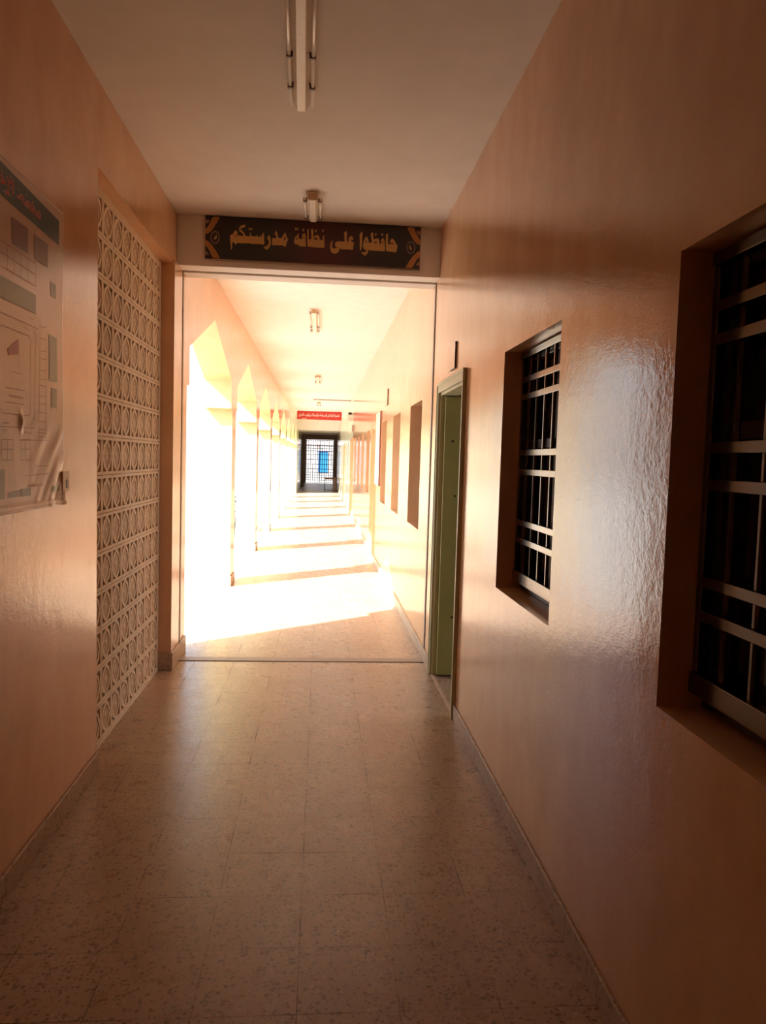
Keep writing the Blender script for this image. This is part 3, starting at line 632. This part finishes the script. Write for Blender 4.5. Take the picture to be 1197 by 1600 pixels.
r = empty('metal_gate', (0, 48.0, 0)); tag(r, 'dark barred metal gate closing the far end of the passage', 'gate')
m = MB(); m.box((-1.06,47.9,0),(-.93,48.1,3.0)).box((.79,47.9,0),(.88,48.1,3.0)).box((-.93,47.9,2.75),(.79,48.1,2.95)); tag(m.build('trim_10', M['wood'], weld=False), kind='structure')
for a, b in ((-.925,-.07),(-.06,.785)):
    m = MB(); m.box((a,47.98,.02),(a+.035,48.02,2.72)).box((b-.035,47.98,.02),(b,48.02,2.72)).box((a,47.98,.02),(b,48.02,.06)).box((a,47.98,2.68),(b,48.02,2.72)).box((a,47.98,2.0),(b,48.02,2.04))
    lf = m.build('gate_leaf', M['black'], r, weld=False)
    n = 5
    for i in range(1, n+1):
        x = a+(b-a)*i/(n+1); MB().box((x-.018,47.99,.06),(x+.018,48.005,2.68)).build('upright_bar', M['black'], lf)
    for z in (.2,.36,.52,.68,.9,1.2,1.5,1.8,2.2,2.36): MB().box((a+.03,48.005,z-.018),(b-.03,48.015,z+.018)).build('cross_bar', M['black'], lf)

tag(MB().box((-60,YB-20,-.35),(-1.46,75,-.15)).build('ground', M['conc']), kind='structure')
tag(MB().box((4.41,-25,-.35),(45,48.1,-.15)).build('ground', M['conc']), kind='structure')
tag(MB().box((-1.46,48.2,-.35),(40,75,-.06)).build('ground', M['conc']), kind='structure')
r = empty('building', (-10, 58, -.15)); tag(r, 'sunlit white building across the yard, seen through the gate', 'building')
MB().box((-45,58,-.15),(12,62,8)).build('wall', M['bright'], r)
w = MB().box((-.1,57.93,.5),(.52,57.995,2.02)).build('window_shutter', M['blue'], r)
MB().box((-.2,57.90,.5),(-.1,57.996,2.1)).box((-.1,57.90,2.02),(.52,57.996,2.1)).build('shutter_frame', M['dblue'], w, weld=False)
for x in (.1,.3): MB().box((x,57.92,.5),(x+.012,57.93,2.02)).build('shutter_joint', M['dblue'], w)
MB().box((-1.6,57.9,2.62),(1.4,57.999,2.72)).build('ledge', M['pink'], r)
MB().tube([(-.15,57.97,2.5),(-.15,57.7,2.45),(-.35,57.6,2.42)], .03, 6).build('lamp_bracket', M['wood'], r)

r = empty('bent_rod_stand', (-1.72, 16, -.15)); tag(r, 'thin dark bent rods in the glare beyond the first arch pier', 'rods')
m = MB(); m.tube([(-1.78,16,-.15),(-1.74,16,.3),(-1.68,16.02,.42),(-1.62,16.02,.52)], .012, 6); m.tube([(-1.76,16.02,.66),(-1.67,16.02,.44),(-1.72,16,.40)], .012, 6); m.tube([(-1.78,16,.43),(-1.66,16,.43)], .012, 6); m.tube([(-1.76,16,.75),(-1.72,16,.70),(-1.66,16,.64)], .012, 6); m.tube([(-1.77,16.01,-.15),(-1.77,16.01,.75)], .009, 6)
m.build('rod', M['twig'], r, weld=False)

# ------------------------------------------------------------------ light, camera
w = bpy.data.worlds.new('sky'); S.world = w; w.use_nodes = True; nt = w.node_tree
sky = nt.nodes.new('ShaderNodeTexSky'); sky.sky_type = 'NISHITA'; sky.sun_disc = False
sky.sun_elevation = math.radians(41.6); sky.sun_rotation = math.radians(232); sky.air_density = 1; sky.dust_density = 3; sky.ozone_density = .6
bg = nt.nodes['Background']; bg.inputs['Strength'].default_value = SKY
hs = nt.nodes.new('ShaderNodeHueSaturation'); hs.inputs['Saturation'].default_value = .55
nt.links.new(sky.outputs[0], hs.inputs['Color']); nt.links.new(hs.outputs[0], bg.inputs['Color'])
sd = bpy.data.lights.new('sun', 'SUN'); sd.energy = SUN; sd.angle = math.radians(.53); sd.color = (1, .985, .965)
so = bpy.data.objects.new('sun', sd); C.objects.link(so)
d = Vector((1, .78, -1.126)).normalized(); so.rotation_euler = d.to_track_quat('-Z', 'Y').to_euler(); so.location = (-10, -5, 12)

cd = bpy.data.cameras.new('camera'); cam = bpy.data.objects.new('camera', cd); C.objects.link(cam)
cd.sensor_fit = 'VERTICAL'; cd.sensor_height = 36; cd.sensor_width = 27; cd.lens = 26.6477; cd.clip_start = .05; cd.clip_end = 400
Rm = Matrix(((0.9962481586, -0.0234858372, -0.0832947892), (-0.0814488827, 0.0708755622, -0.9941542809), (0.0292521106, 0.9972086392, 0.0686967531)))
cam.matrix_world = Matrix.Translation((0, 0, 1.6)) @ Rm.to_4x4()
S.camera = cam
S.view_settings.view_transform = 'Standard'; S.view_settings.look = 'None'; S.view_settings.gamma = 1
S.view_settings.use_curve_mapping = False; S.view_settings.exposure = EXPO
S.cycles.max_bounces = 16; S.cycles.diffuse_bounces = 10; S.cycles.glossy_bounces = 6
S.cycles.sample_clamp_indirect = 0; S.cycles.caustics_reflective = True
